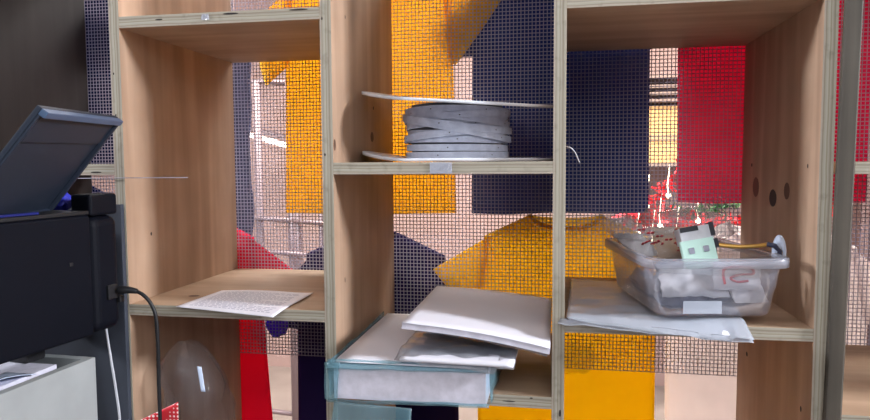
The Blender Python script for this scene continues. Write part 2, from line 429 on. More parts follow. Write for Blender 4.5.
# neighbour unit beyond the right upright
unit2 = thing('plywood_shelf_unit', 'neighbouring plywood shelf unit with weathered grey upright, cut by the right frame edge', 'shelf unit')
M['post'] = ply_face('weathered_upright', (64, 59, 53), (92, 86, 77), (60, 60, 2.5))
bm = bmesh.new()
zl = [FZ, -0.12, 0.385, TOP]
def px0(z): return 0.9668 + (z + 0.12) / 0.505 * 0.0074
rings = []
for z in zl:
    x0 = px0(z)
    rings.append([bm.verts.new(p) for p in ((x0 + 0.0015, -0.0085, z), (x0 + 0.0175, -0.0085, z), (x0 + 0.0198, -0.0065, z), (x0 + 0.0198, -0.0018, z), (x0 + 0.0, -0.0018, z), (x0 + 0.0, -0.007, z))])
for i in range(3):
    for k in range(6): bm.faces.new((rings[i][k], rings[i][(k + 1) % 6], rings[i + 1][(k + 1) % 6], rings[i + 1][k]))
bm.faces.new(rings[0]); bm.faces.new(rings[-1])
link('upright', bm, 'post', unit2)['label'] = 'weathered grey upright'
for z in (0.1957, -0.116, 0.62, -0.43, -1.02):
    board('shelf', (0.993 if z > 0 else 0.984, -0.0015, z - 0.0145), (1.35, D, z), ('ply_h', 'edge_h'), unit2)
board('upright', (1.35, 0, FZ), (1.35 + T, D, TOP), ('ply_v', 'edge_v'), unit2)
settle(unit2)

# bits of sticky tape on the shelf edges
bm = bmesh.new(); sheet(bm, [(0.146, -0.0012, 0.4005), (0.158, -0.0012, 0.4005), (0.157, -0.0012, 0.4085), (0.147, -0.0012, 0.4085)], 6, 4, 0.0012, 300, 0.0004, 3)
tag(link('sticky_tape', bm, 'cleartape'), 'small shiny scrap of clear tape on the upper shelf edge', 'tape')
bm = bmesh.new(); sheet(bm, [(0.472, -0.0014, 0.1835), (0.502, -0.0014, 0.1835), (0.502, -0.0014, 0.1985), (0.472, -0.0014, 0.1985)], 6, 4, 0.0004, 200, 0.0004, 3)
tag(link('sticky_tape', bm, 'cleartape'), 'wide strip of clear tape on the shelf edge below the white reel', 'tape')
settle(unit)

# ------------------------------------------------------------------ grey plastic mesh behind the shelves
MZ0, MZ1, MX0, MX1, PITCH, W = -0.181, 0.90, -0.33, 1.36, 0.0067, 0.0016
bm = bmesh.new()
YM = 0.3485
def wire(pts):
    rings = []
    horiz = abs(pts[-1][0] - pts[0][0]) > abs(pts[-1][2] - pts[0][2])
    for (x, y, z) in pts:
        if horiz: q = [(x, y - .0007, z - W / 2), (x, y - .0011, z), (x, y - .0007, z + W / 2), (x, y + .0007, z)]
        else: q = [(x - W / 2, y - .0007, z), (x, y - .0011, z), (x + W / 2, y - .0007, z), (x, y + .0007, z)]
        rings.append([bm.verts.new(p) for p in q])
    for i in range(len(rings) - 1):
        for k in range(4): bm.faces.new((rings[i][k], rings[i][(k + 1) % 4], rings[i + 1][(k + 1) % 4], rings[i + 1][k]))
    bm.faces.new(rings[0]); bm.faces.new(rings[-1])
def wob(a, b): return 0.0016 * noise.noise(V((a * 2.3, b * 2.3, 4.7)))
nv = int((MX1 - MX0) / PITCH); nh = int((MZ1 - MZ0) / PITCH)
for i in range(nv + 1):
    x = MX0 + i * PITCH
    wire([(x + wob(x, z), YM, z) for z in [MZ0 + (MZ1 - MZ0) * k / 14 for k in range(15)]])
for j in range(nh + 1):
    z = MZ0 + W / 2 + j * PITCH
    wire([(x, YM + 0.0006, z + wob(z + 9, x)) for x in [MX0 + (MX1 - MX0) * k / 20 for k in range(21)]])
tag(link('plastic_mesh_panel', bm, 'mesh'), 'grey square plastic mesh stretched across the back of the shelves', 'mesh')

# ------------------------------------------------------------------ T-shirts hanging behind the mesh
def tshirt(label, mat, cx, Y, zh, wh, wc, zarm, ws, zs, nw, zn, ndrop, sl, sr, t0=0.012, seed=0, sleeve_mat=None, tilt=0.0, collar=True):
    root = thing('t_shirt', label, 't-shirt', 'T-shirts hanging behind the mesh')
    nU, nVv = 36, 40
    va = (zarm - zh) / (zs - zh)
    def halfw(v):
        if v < va: return wh + (wc - wh) * (v / va)
        k = (v - va) / (1 - va); return wc + (ws - wc) * k
    def ztop(x, frontside):
        ax = abs(x)
        if ax <= nw:
            dip = ndrop if frontside else ndrop * 0.25
            return zn - dip * math.sqrt(max(0, 1 - (ax / nw) ** 2))
        return zn + (zs - zn) * (ax - nw) / (ws - nw)
    def P(u, v, sgn):
        xx = u * ws
        zt = ztop(xx, sgn < 0)
        z = zh + v * (zt - zh)
        x = u * halfw(v)
        # blend so that the neck columns run straight up
        t = t0 * (1 - abs(u) ** 3) * (1 - 0.75 * v ** 5) + 0.0015
        if abs(xx) < nw: t += 0.006 * v ** 5 * (1 - (xx / nw) ** 2)
        fold = 0.006 * noise.noise(V((x * 14 + seed * 3.7, z * 3.0, seed * 1.9))) * (1.1 - v) * (1 - abs(u) ** 4)
        hem = 0.004 * noise.noise(V((x * 9 + seed, 3.3, seed))) * (1 - v) ** 3
        return V((cx + x + tilt * (z - zs), Y + (sgn * t) + fold, z + hem))
    bm = bmesh.new(); rows = []
    for j in range(nVv + 1):
        v = j / nVv; row = []
        for i in range(nU + 1): row.append(bm.verts.new(P(2 * i / nU - 1, v, -1)))
        for i in range(nU, -1, -1): row.append(bm.verts.new(P(2 * i / nU - 1, v, 1)))
        rows.append(row)
    n = len(rows[0])
    for j in range(nVv):
        for i in range(n): bm.faces.new((rows[j][i], rows[j][(i + 1) % n], rows[j + 1][(i + 1) % n], rows[j + 1][i]))
    # stitched hem: a slightly raised ring
    link('body', bm, mat, root, True)
    def sleeve(S, A, CT, CB, sd):
        S, A, CT, CB = [V((cx + p[0], Y, p[1])) for p in (S, A, CT, CB)]
        bm = bmesh.new(); rings = []
        ns, nr = 12, 12
        for i in range(ns + 1):
            s = i / ns; ring = []
            for side in (-1, 1):
                for k in range(nr + 1):
                    r = k / nr if side < 0 else 1 - k / nr
                    p = S.lerp(CT, s).lerp(A.lerp(CB, s), r)
                    t = 0.011 * math.sqrt(max(0, 1 - (2 * r - 1) ** 2)) * (0.5 + 0.5 * s) + 0.001
                    p.y += side * t + 0.005 * noise.noise(V((p.x * 16, p.z * 12, sd))) * math.sin(PI * r)
                    ring.append(bm.verts.new(p))
            rings.append(ring)
        m_ = len(rings[0])
        for i in range(ns):
            for k in range(m_): bm.faces.new((rings[i][k], rings[i][(k + 1) % m_], rings[i + 1][(k + 1) % m_], rings[i + 1][k]))
        link('sleeve', bm, sleeve_mat or mat, root, True)
    if sl: sleeve((-ws * 0.93, zs), (-wc * 0.95, zarm), sl[0], sl[1], seed)
    if sr: sleeve((ws * 0.93, zs), (wc * 0.95, zarm), sr[0], sr[1], seed + 3)
    if collar:
        bm = bmesh.new(); pts = []
        for k in range(41):
            a = PI * k / 40; x = -nw * math.cos(a)
            pts.append((cx + x, Y - 0.0085 - 0.004 * math.sin(a), zn - ndrop * math.sin(a) + 0.001))
        tube(bm, pts, 0.0042, 6)
        link('collar', bm, mat, root, True)
    settle(root)
    return root

tshirt('bright yellow t-shirt in the upper row with both sleeves spread, between mesh and shop', 'yellow', 0.2810, 0.3735, 0.101, 0.171, 0.166, 0.392, 0.158, 0.545, 0.075, 0.585, 0.05,
       ((-0.232, 0.475), (-0.208, 0.352)), ((0.258, 0.500), (0.150 + 0.02, 0.380)), seed=1)
tshirt('navy t-shirt in the upper row, behind the white reel and middle upright', 'navy', 0.6425, 0.404, 0.101, 0.165, 0.163, 0.40, 0.156, 0.545, 0.075, 0.585, 0.05,
       ((-0.235, 0.46), (-0.20, 0.40)), ((0.235, 0.46), (0.20, 0.41)), seed=2)
tshirt('crimson t-shirt in the upper row, above the clear plastic bin', 'red', 1.006, 0.3735, 0.1245, 0.154, 0.157, 0.42, 0.152, 0.55, 0.075, 0.59, 0.05,
       ((-0.235, 0.50), (-0.20, 0.43)), ((0.235, 0.48), (0.20, 0.40)), seed=3)
tshirt('dark blue t-shirt in the upper row behind the raised printer tray', 'navy2', -0.43, 0.404, 0.185, 0.16, 0.16, 0.42, 0.152, 0.55, 0.075, 0.59, 0.05,
       ((-0.235, 0.48), (-0.20, 0.40)), ((0.24, 0.515), (0.215, 0.452)), seed=4)
tshirt('dark blue t-shirt in the lower row behind the printer', 'navy2', -0.43, 0.406, -0.50, 0.165, 0.160, -0.02, 0.15, 0.12, 0.07, 0.158, 0.045,
       ((-0.235, 0.04), (-0.19, -0.04)), ((0.220, 0.085), (0.19, 0.0)), seed=9)
tshirt('red t-shirt in the lower row, its shoulder behind the printed sheet', 'red2', -0.105, 0.3735, -0.50, 0.186, 0.160, -0.10, 0.145, 0.050, 0.07, 0.086, 0.045,
       ((-0.235, -0.02), (-0.18, -0.10)), ((0.232, -0.018), (0.182, -0.075)), seed=5)
tshirt('dark purple t-shirt in the lower row, its shoulders either side of an upright', 'purple', 0.2825, 0.404, -0.50, 0.170, 0.166, -0.09, 0.142, 0.016, 0.042, 0.062, 0.035,
       ((-0.245, -0.115), (-0.160, -0.143)), ((0.222, -0.075), (0.165, -0.125)), seed=6, sleeve_mat='purple')
tshirt('yellow t-shirt in the lower row with open white neck and a brown patch', 'yellow2', 0.656, 0.3735, -0.50, 0.164, 0.163, -0.055, 0.150, 0.060, 0.064, 0.101, 0.026,
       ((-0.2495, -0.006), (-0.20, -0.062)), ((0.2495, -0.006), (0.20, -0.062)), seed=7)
tshirt('off-white t-shirt in the lower row behind the clear plastic bin', 'white', 1.012, 0.404, -0.50, 0.166, 0.172, -0.08, 0.15, 0.045, 0.066, 0.088, 0.045,
       ((-0.215, -0.05), (-0.18, -0.10)), ((0.235, -0.03), (0.18, -0.10)), seed=8)

bm = bmesh.new(); pillow(bm, (0.0915, 0.3575, -0.122), (0.046, 0.008, 0.040), 0.0, 0.0, 51, 0.15, 14)
tag(link('backlit_sleeve_end', bm, 'violet', None, True), 'end of the purple sleeve, backlight painted in violet, behind the mesh below the printed sheet', 'cloth')  # added piece: purple sleeve end with backlight in its colour

# ------------------------------------------------------------------ reel of webbing on the middle shelf
reel = thing('tape_reel', 'white cable reel wound with flat grey tape on the middle shelf', 'reel')
RC = V((0.4862, 0.156)); RR = 0.1478
def flange(zfn, label=None):
    bm = bmesh.new(); n = 72; radii = [0.018, 0.05, 0.09, 0.125, 0.14, RR]
    lay = []
    for sgn in (1, -1):
        g = []
        for r in radii:
            row = []
            for k in range(n):
                a = 2 * PI * k / n; x = r * math.cos(a); y = r * math.sin(a)
                z = zfn(x, y) + sgn * (0.0014 if r < 0.135 else 0.0022)
                row.append(bm.verts.new((RC.x + x, RC.y + y, z)))
            g.append(row)
        lay.append(g)
    for s, g in enumerate(lay):
        for j in range(len(radii) - 1):
            for k in range(n):
                bm.faces.new((g[j][k], g[j][(k + 1) % n], g[j + 1][(k + 1) % n], g[j + 1][k]))
    for j in (0, -1):
        for k in range(n): bm.faces.new((lay[0][j][k], lay[0][j][(k + 1) % n], lay[1][j][(k + 1) % n], lay[1][j][k]))
    return link('flange', bm, 'reel', reel, True)
flange(lambda x, y: 0.2014 + (0.013 * max(0, (-x - 0.05) / 0.095) ** 1.6) + 0.0005)
flange(lambda x, y: 0.2928 - 0.011 * (x / RR) + 0.078 * y + 0.006 * max(0, (-x - 0.06) / 0.085) ** 1.6)
bm = bmesh.new()
n = 48
ring0 = [bm.verts.new((RC.x + 0.071 * math.cos(2 * PI * k / n), RC.y + 0.071 * math.sin(2 * PI * k / n), 0.2035)) for k in range(n)]
ring1 = [bm.verts.new((RC.x + 0.071 * math.cos(2 * PI * k / n), RC.y + 0.071 * math.sin(2 * PI * k / n), 0.286)) for k in range(n)]
for k in range(n): bm.faces.new((ring0[k], ring0[(k + 1) % n], ring1[(k + 1) % n], ring1[k]))
bm.faces.new(ring0); bm.faces.new(ring1)
link('core', bm, 'core', reel, True)
bm = bmesh.new()
def band(z0, amp, ph, r, w=0.0098, seed=0):
    n = 90; rings = []
    for k in range(n):
        a = 2 * PI * k / n
        rr = r + 0.0016 * noise.noise(V((math.cos(a) * 2, math.sin(a) * 2, seed * 3.3)))
        z = z0 + amp * math.sin(a - ph)
        dirv = V((math.cos(a), math.sin(a), 0))
        c = V((RC.x, RC.y, z)) + dirv * rr
        rings.append([bm.verts.new(c + V((0, 0, -w / 2))), bm.verts.new(c + V((0, 0, w / 2))), bm.verts.new(c - dirv * 0.0016 + V((0, 0, w / 2))), bm.verts.new(c - dirv * 0.0016 + V((0, 0, -w / 2)))])
    for k in range(n):
        for q in range(4): bm.faces.new((rings[k][q], rings[k][(q + 1) % 4], rings[(k + 1) % n][(q + 1) % 4], rings[(k + 1) % n][q])).material_index = 0
    for j in range(6):
        a = 2 * PI * (j + 0.17 * seed + 0.3) / 6
        dv = V((math.cos(a), math.sin(a), 0)); tv = V((-math.sin(a), math.cos(a), 0))
        rr = r + 0.0016 * noise.noise(V((math.cos(a) * 2, math.sin(a) * 2, seed * 3.3))) + 0.0003
        ellipse(bm, V((RC.x, RC.y, z0 + amp * math.sin(a - ph))) + dv * rr, tv, (0, 0, 1), 0.0011, 0.0009, 1, 8)
bands = [(0.2095, 0.0005, 0, 0.080), (0.2205, 0.0008, 1, 0.0795), (0.232, 0.0012, 2, 0.0785), (0.2435, 0.003, 0.3, 0.077), (0.254, 0.003, 3.0, 0.0765), (0.2645, 0.002, 1.5, 0.0765), (0.2740, 0.001, 0.2, 0.077),
         (0.2490, 0.0165, PI / 2, 0.0838), (0.2640, 0.0095, PI / 2 + 0.2, 0.0815), (0.2440, 0.0105, -PI / 2, 0.0805), (0.2600, 0.0070, -PI / 2 + 0.2, 0.0798), (0.2735, 0.003, 3.0, 0.0805), (0.2575, 0.0125, PI / 2 - 0.35, 0.0848), (0.2400, 0.0070, -PI / 2 - 0.2, 0.0826), (0.2680, 0.0050, -PI / 2 + 0.4, 0.0828)]
for i, (z0, am, ph, r) in enumerate(bands): band(z0, am, ph, r, seed=i)
link('tape', bm, ['tape', 'tapedot'], reel, False, recalc=True)
bm = bmesh.new()
tube(bm, smoothpath([(0.600, 0.02, 0.262), (0.62, -0.012, 0.224), (0.634, -0.012, 0.209), (0.648, -0.008, 0.216), (0.656, 0.006, 0.2145), (0.664, 0.02, 0.207), (0.669, 0.03, 0.197)]), 0.0011, 6)
bm.free()
settle(reel)
bm = bmesh.new()
tube(bm, smoothpath([(0.6515, 0.03, 0.2185), (0.658, 0.026, 0.2165), (0.664, 0.034, 0.210), (0.670, 0.045, 0.197)]), 0.0008, 6)
tag(link('white_wire', bm, 'wcord', None, True), 'short curl of white wire at the middle upright beside the navy t-shirt', 'wire')

# ------------------------------------------------------------------ printed sheet
ps = thing('printed_sheet', 'white printed paper sheet lying on the shelf under the crimson shoulder', 'paper')
ps['label'] = 'white sheet of small print lying over the front edge of the wooden shelf'
zq = -0.0079
quad = [(0.0967, -0.0081, zq), (0.2609, -0.0412, zq), (0.2629, 0.1066, zq), (0.1031, 0.1165, zq)]
def droop(p, s, t):
    q = p.copy()
    if q.y < 0: q.z -= 0.10 * (-q.y) ** 1.15
    q.z += 0.003 * math.sin(PI * s) * t + 0.0025 * max(0, s - 0.8) / 0.2 * t
    return q
bm = bmesh.new(); sheet(bm, quad, 24, 20, 0, 1, 0.0007, 0, droop); link('paper', bm, 'paper', ps, True)
bm = bmesh.new()
A_, B_, C_, D_ = [V(q) for q in quad]
for ln in range(17):
    t = 0.10 + ln * 0.048; s = 0.09
    while s < 0.9 - (0.25 if ln % 5 == 4 else 0):
        w = random.uniform(0.02, 0.07)
        ss = [s, min(s + w, 0.92)]
        pts = []
        for (a, b) in ((ss[0], t), (ss[1], t), (ss[1], t + 0.017), (ss[0], t + 0.017)):
            p = droop(A_.lerp(B_, a).lerp(D_.lerp(C_, a), b), a, b); pts.append(bm.verts.new(p + V((0, 0, 0.0006))))
        bm.faces.new(pts); s += w + 0.014
link('print', bm, 'ink', ps)['label'] = 'rows of small grey print'
settle(ps)

# ------------------------------------------------------------------ ream of paper in teal wrap
ream = thing('paper_ream', 'opened paper ream in a teal wrapper standing proud of the lower middle shelf', 'paper')
rx0, rx1, ry0, ry1, rz0, rz1 = 0.3495, 0.5525, -0.052, 0.238, -0.1140, -0.0625
bm = bmesh.new(); box(bm, (rx0, ry0, rz0), (rx1, ry1, rz1 - 0.004), bevel=0.0008); link('paper_block', bm, 'stack', ream)
for k, (dx, dy, sd) in enumerate(((0.0, 0.004, 1), (-0.003, 0.0, 2), (0.002, -0.003, 5))):
    bm = bmesh.new(); z = rz1 - 0.0032 + k * 0.0011
    sheet(bm, [(rx0 + dx + .003, ry0 + dy - 0.001, z), (rx1 + dx - .003, ry0 + dy, z), (rx1 + dx - .006, ry1 + dy, z), (rx0 + dx + .003, ry1 + dy, z)], 10, 10, 0.0008, 12, 0.0006, sd)
    link('sheet', bm, 'paper', ream, True)
bm = bmesh.new()
e = 0.0022
sheet(bm, [(rx0 - 0.006, ry0 - e, rz0 + 0.003), (rx0 - 0.006, ry1, rz0 + 0.003), (rx0 - 0.006, ry1, rz1 + 0.002), (rx0 - 0.006, ry0 - e - 0.004, rz1 - 0.002)], 16, 10, 0.004, 26, 0.0005, 2)
sheet(bm, [(rx0 - 0.009, ry0 - e, rz0 - 0.006), (rx1 + 0.004, ry0 - e, rz0 - 0.001), (rx1 + 0.004, ry0 - e, rz0 + 0.004), (rx0 - 0.009, ry0 - e - 0.002, rz0 + 0.000)], 24, 5, 0.003, 30, 0.0005, 4)
sheet(bm, [(rx0 - 0.009, ry0 - 0.008, rz1 - 0.009), (rx1 + 0.003, ry0 - 0.004, rz1 - 0.006), (rx1 + 0.003, ry0 + 0.004, rz1 + 0.0012), (rx0 - 0.009, ry0 + 0.002, rz1 + 0.0012)], 30, 6, 0.004, 30, 0.0005, 6)
sheet(bm, [(rx0 - 0.011, ry0 - 0.007, rz0 + 0.0), (rx0 + 0.006, ry0 - 0.006, rz0 - 0.002), (rx0 + 0.010, ry0 - 0.005, rz1), (rx0 - 0.011, ry0 - 0.006, rz1 - 0.002)], 6, 14, 0.004, 40, 0.0005, 7)
sheet(bm, [(rx1 + 0.006, ry0 - e, rz0 + 0.006), (rx1 + 0.012, ry1 - 0.08, rz0 + 0.006), (rx1 + 0.005, ry1 - 0.06, rz1 - 0.008), (rx1 + 0.003, ry0 - e, rz1 - 0.01)], 14, 8, 0.006, 30, 0.0005, 9)
link('wrapper', bm, 'teal', ream, True)['label'] = 'torn teal plastic wrapper'
bm = bmesh.new()
sheet(bm, [(rx0 - 0.004, ry0 - 0.012, -0.170), (rx0 + 0.105, ry0 - 0.012, -0.168), (rx0 + 0.107, ry0 - 0.006, -0.1195), (rx0 + 0.002, ry0 - 0.006, -0.1165)], 16, 10, 0.003, 22, 0.0006, 11)
link('wrapper_flap', bm, 'teal', ream, True)['label'] = 'loose teal flap hanging under the ream'
settle(ream)

# papers in clear film lying on the ream
pk = thing('plastic_paper_packet', 'crinkled clear plastic packet of white paper lying across the teal ream', 'packet')
bm = bmesh.new(); sheet(bm, [(0.441, -0.058, -0.0560), (0.588, -0.066, -0.0555), (0.592, 0.13, -0.0540), (0.445, 0.13, -0.0550)], 16, 12, 0.001, 14, 0.0035, 3); link('paper', bm, 'paper', pk, True)
bm = bmesh.new()
def hang(p, s, t):
    q = p.copy()
    if t < 0.3:
        k = (0.3 - t) / 0.3; q.z -= (0.016 * k * k) * (0.4 + s * 0.6) * (1 if s < 0.85 else 0.5)
    return q
sheet(bm, [(0.434, -0.060, -0.0495), (0.589, -0.069, -0.0512), (0.594, 0.13, -0.0500), (0.44, 0.13, -0.0480)], 44, 36, 0.0038, 38, 0.0004, 5, hang)
link('film', bm, 'film', pk, True)
settle(pk)

st = thing('paper_stack', 'tilted stack of white paper leaning against the middle upright, topmost of the papers', 'paper')
SB = [V((0.4405, -0.040, -0.0205)), V((0.6325, -0.040, -0.0465)), V((0.6325, 0.235, -0.0385)), V((0.4385, 0.235, -0.0255))]
def curl(p, s, t):
    q = p.copy(); q.z += 0.004 * math.sin(PI * s) * (1 - 0.3 * t) + 0.003 * (1 - s) * t
    return q
bm = bmesh.new(); sheet(bm, [q + V((0, 0, 0.0045)) for q in SB], 18, 12, 0, 1, 0.0075, 0, curl); link('paper_block', bm, 'stack', st, False)
bm = bmesh.new(); sheet(bm, [q + V((0, -0.0015 if i < 2 else 0, 0.0092)) for i, q in enumerate(SB)], 18, 12, 0.0004, 9, 0.0009, 2, curl); link('sheet', bm, 'paper', st, True)
bm = bmesh.new()
sheet(bm, [(0.4435, -0.035, -0.0220), (0.629, -0.041, -0.0475), (0.630, 0.22, -0.0405), (0.445, 0.22, -0.029)], 30, 18, 0.0016, 40, 0.0004, 8, curl)
link('film', bm, 'film', st, True)['label'] = 'clear film under the stack'
settle(st)

# ------------------------------------------------------------------ right cubby: sleeve of paper, clear bin and its contents
sl = thing('plastic_sleeve', 'flat milky plastic sleeve of paper under the clear bin, drooping over the shelf edge', 'sleeve')
zsf = -0.0102
def drp(p, s, t):
    q = p.copy()
    if q.y < 0.002: q.z -= min(0.35 * (0.002 - q.y), 0.02) * min(1, s * 4 + .2) * (1 if s < 0.9 else 0.75)
    return q
bm = bmesh.new(); sheet(bm, [(0.656, -0.008, -0.0066), (0.864, -0.034, -0.0066), (0.864, 0.20, -0.0066), (0.668, 0.27, -0.0066)], 20, 20, 0.0006, 15, 0.0030, 1, drp); link('paper', bm, 'paper', sl, True)
def drp2(p, s, t):
    q = drp(p, s, t); q.z = max(q.z, -0.0036 if q.y > 0.0 else -0.05); return q
bm = bmesh.new(); sheet(bm, [(0.6535, -0.016, -0.0022), (0.873, -0.046, -0.0022), (0.873, 0.21, -0.0022), (0.665, 0.29, -0.0022)], 44, 34, 0.0022, 30, 0.0004, 4, drp2); link('film', bm, 'sleeve', sl, True)
bm = bmesh.new(); sheet(bm, [(0.642, -0.016, -0.0105), (0.872, -0.047, -0.0195), (0.873, -0.036, -0.0150), (0.646, -0.004, -0.0060)], 40, 5, 0.003, 40, 0.0005, 6); link('folded_lip', bm, 'sleeve', sl, True)
settle(sl)

bn = thing('plastic_bin', 'clear rectangular plastic tub full of packets on the right shelf', 'bin')
ang = math.radians(9.3); BC = V((0.8215, 0.105, 0.0))   # plan centre of the bottom
Rz = Matrix.Rotation(ang, 3, 'Z')
BZ = 0.0005
def rrect(hx, hy, r, z, n=6):
    pts = []
    for (sx, sy, a0) in ((1, 1, 0), (-1, 1, PI / 2), (-1, -1, PI), (1, -1, 3 * PI / 2)):
        for k in range(n + 1):
            a = a0 + PI / 2 * k / n
            pts.append(Rz @ V((sx * (hx - r) + r * math.cos(a), sy * (hy - r) + r * math.sin(a), 0)) + V((BC.x, BC.y, z)))
    return pts
def loft(prof, mat, name, parent, closed_bottom=True, label=None):
    bm = bmesh.new(); rings = [[bm.verts.new(p) for p in rrect(*q)] for q in prof]
    for a, b in zip(rings[:-1], rings[1:]):
        for k in range(len(a)): bm.faces.new((a[k], a[(k + 1) % len(a)], b[(k + 1) % len(a)], b[k]))
    if closed_bottom: bm.faces.new(rings[0]); bm.faces.new(rings[-1])
    o = link(name, bm, mat, parent, True)
    if label: o['label'] = label
    return o
hx, hy = 0.0745, 0.1085
loft([(hx - .006, hy - .006, .014, BZ), (hx - .001, hy - .001, .018, BZ + .004), (hx + .004, hy + .004, .02, BZ + .036), (hx + .0048, hy + .0048, .02, BZ + .0365), (hx + .0095, hy + .0095, .022, BZ + .073),
      (hx + .008, hy + .008, .021, BZ + .073), (hx + .0032, hy + .0032, .019, BZ + .037), (hx - .0022, hy - .0022, .017, BZ + .0055), (hx - .007, hy - .007, .013, BZ + .0016)], 'bin', 'tub', bn)
loft([(hx + .008, hy + .008, .021, BZ + .0735), (hx + .0095, hy + .0095, .022, BZ + .0765), (hx + .0155, hy + .0155, .027, BZ + .0770), (hx + .0175, hy + .0175, .028, BZ + .0755), (hx + .0175, hy + .0175, .028, BZ + .0645),
      (hx + .0162, hy + .0162, .027, BZ + .0645), (hx + .0160, hy + .0160, .027, BZ + .0730), (hx + .0105, hy + .0105, .023, BZ + .0735)], 'binrim', 'rim', bn, False, 'frosted rolled rim')
bm = bmesh.new()
vs, fs = box(bm, (BC.x - 0.043, BC.y - hy - .0046, BZ + .006), (BC.x + 0.005, BC.y - hy - .0035, BZ + .022), rot=Rz, about=BC)
link('sticker', bm, 'sleeve', bn)
settle(bn)

def packet(name, label, mat, c, size, rot, tilt, seed, amp=0.25, roll=0.0, cat='packet', group='packets in the clear bin'):
    bm = bmesh.new(); pillow(bm, Rz @ V((c[0], c[1], 0)) + V((BC.x, BC.y, c[2])), size, rot, tilt, seed, amp, roll=roll)
    return tag(link(name, bm, mat, None, True), label, cat, group)
packet('plastic_packet', 'dark navy packet lying at the bottom of the clear bin, front left', 'navypk', (-0.028, -0.065, 0.017), (0.075, 0.06, 0.020), 0.15, 0.1, 1)
packet('plastic_packet', 'dark navy packet lying at the bottom of the clear bin, front right', 'navypk', (0.034, -0.058, 0.017), (0.050, 0.055, 0.020), -0.1, 0.05, 2)
packet('plastic_packet', 'grey packet in the left side of the clear bin', 'greypk', (-0.048, 0.01, 0.022), (0.036, 0.13, 0.028), 0.1, 0.0, 3)
packet('plastic_packet', 'crumpled white packet pressed to the front wall of the clear bin', 'tissue', (-0.018, -0.074, 0.042), (0.085, 0.05, 0.020), 0.12, 0.9, 4)
packet('plastic_packet', 'crumpled white packet at the front right of the clear bin', 'tissue', (0.048, -0.082, 0.030), (0.046, 0.04, 0.014), 0.3, 0.7, 5)
packet('plastic_packet', 'wide grey packet filling the middle of the clear bin', 'greypk', (0.018, 0.02, 0.035), (0.085, 0.11, 0.034), 0.2, 0.05, 6)
packet('plastic_packet', 'brown paper packet sticking up at the back of the clear bin', 'brown', (-0.005, 0.035, 0.078), (0.06, 0.055, 0.016), 0.2, 0.9, 8)
packet('plastic_packet', 'pale packet leaning over the back rim of the clear bin', 'tissue', (-0.05, 0.07, 0.072), (0.045, 0.07, 0.016), 0.5, 0.4, 9)
# white bag with red print
rb = thing('printed_bag', 'small white bag with red lettering marks in the back left of the bin', 'bag', None)
c0 = Rz @ V((-0.042, 0.002, 0)) + V((BC.x, BC.y, 0.083))
bm = bmesh.new(); pillow(bm, c0, (0.062, 0.050, 0.012), 0.15, 1.0, 12); link('bag', bm, 'film', rb, True)
bm = bmesh.new()
Rb = Matrix.Rotation(0.15, 3, 'Z') @ Matrix.Rotation(1.0, 3, 'X')
for k in range(9):
    u = -0.024 + k * 0.006
    p = c0 + Rb @ V((u, 0.016 - 0.0026 * k + (0.003 if k % 2 else 0), 0.0085))
    box(bm, p - V((0.002, 0.0005, 0.0022)), p + V((0.002, 0.0005, 0.0022)), rot=Rb)
for k in range(7):
    p = c0 + Rb @ V((-0.022 + k * 0.0045, -0.006 + 0.002 * (k % 3), 0.0085)); box(bm, p - V((0.0016, 0.0005, 0.003)), p + V((0.0016, 0.0005, 0.003)), rot=Rb @ Matrix.Rotation(0.5 * k, 3, 'Y'))
for k in range(8):
    p = c0 + Rb @ V((0.026 + 0.002 * (k % 2), -0.016 + k * 0.0048, 0.0075)); box(bm, p - V((0.0016, 0.0005, 0.0014)), p + V((0.0016, 0.0005, 0.0014)), rot=Rb)
link('print', bm, 'redprint', rb)
settle(rb)
# red printed packet against the front wall
rp = thing('printed_packet', 'packet with a bold red swirl pressed against the right of the bin front', 'packet')
c1 = Rz @ V((0.030, -0.096, 0)) + V((BC.x, BC.y, 0.052))
bm = bmesh.new(); pillow(bm, c1, (0.060, 0.036, 0.006), ang, PI / 2 * 0.96, 21); link('packet', bm, 'tissue', rp, True)
bm = bmesh.new()
sw = smoothpath([(-0.018, 0.012), (0.002, 0.013), (0.016, 0.008), (0.004, 0.003), (-0.014, 0.001), (-0.018, -0.006), (0.0, -0.008), (0.016, -0.004)], 6) if False else None
pts2 = [(-0.017, -0.010), (-0.019, 0.008), (-0.004, 0.012), (0.015, 0.010), (0.018, 0.003), (0.002, 0.002), (-0.010, -0.002), (-0.002, -0.007), (0.012, -0.006)]
tube(bm, smoothpath([c1 + Rz @ V((a, -0.0058, b)) for a, b in pts2], 6), 0.0016, 6)
link('print', bm, 'redprint', rp)
settle(rp)
# mint card socket box with two square holes
mb = thing('mint_card_box', 'pale mint card box with two dark square holes standing up in the bin', 'box')
Rm = Matrix.Rotation(ang - 0.05, 3, 'Z') @ Matrix.Rotation(math.radians(-14), 3, 'X') @ Matrix.Rotation(math.radians(-10), 3, 'Y')
cm = V((0.8225, 0.030, 0.080))
def lbox(bm, lo, hi, mi=0, R=Rm, c=cm, bev=0.0):
    vs, fs = box(bm, lo, hi, mi, bevel=bev)
    for v in vs: v.co = R @ v.co + c
bm = bmesh.new(); lbox(bm, (-0.0215, -0.004, -0.022), (0.0215, 0.004, 0.016), bev=0.0008); link('front_panel', bm, 'mint', mb)
for sx in (-0.0095, 0.0095):
    bm = bmesh.new(); lbox(bm, (sx - 0.0036, -0.0046, -0.002), (sx + 0.0036, -0.0036, 0.006), bev=0.0012); link('hole', bm, 'greypk', mb)
bm = bmesh.new(); lbox(bm, (-0.017, 0.0045, 0.012), (0.026, 0.026, 0.034), bev=0.001); link('rear_block', bm, 'tissue', mb)
bm = bmesh.new(); lbox(bm, (-0.016, 0.0038, 0.028), (0.008, 0.0044, 0.0345)); link('dark_slot', bm, 'dark', mb)
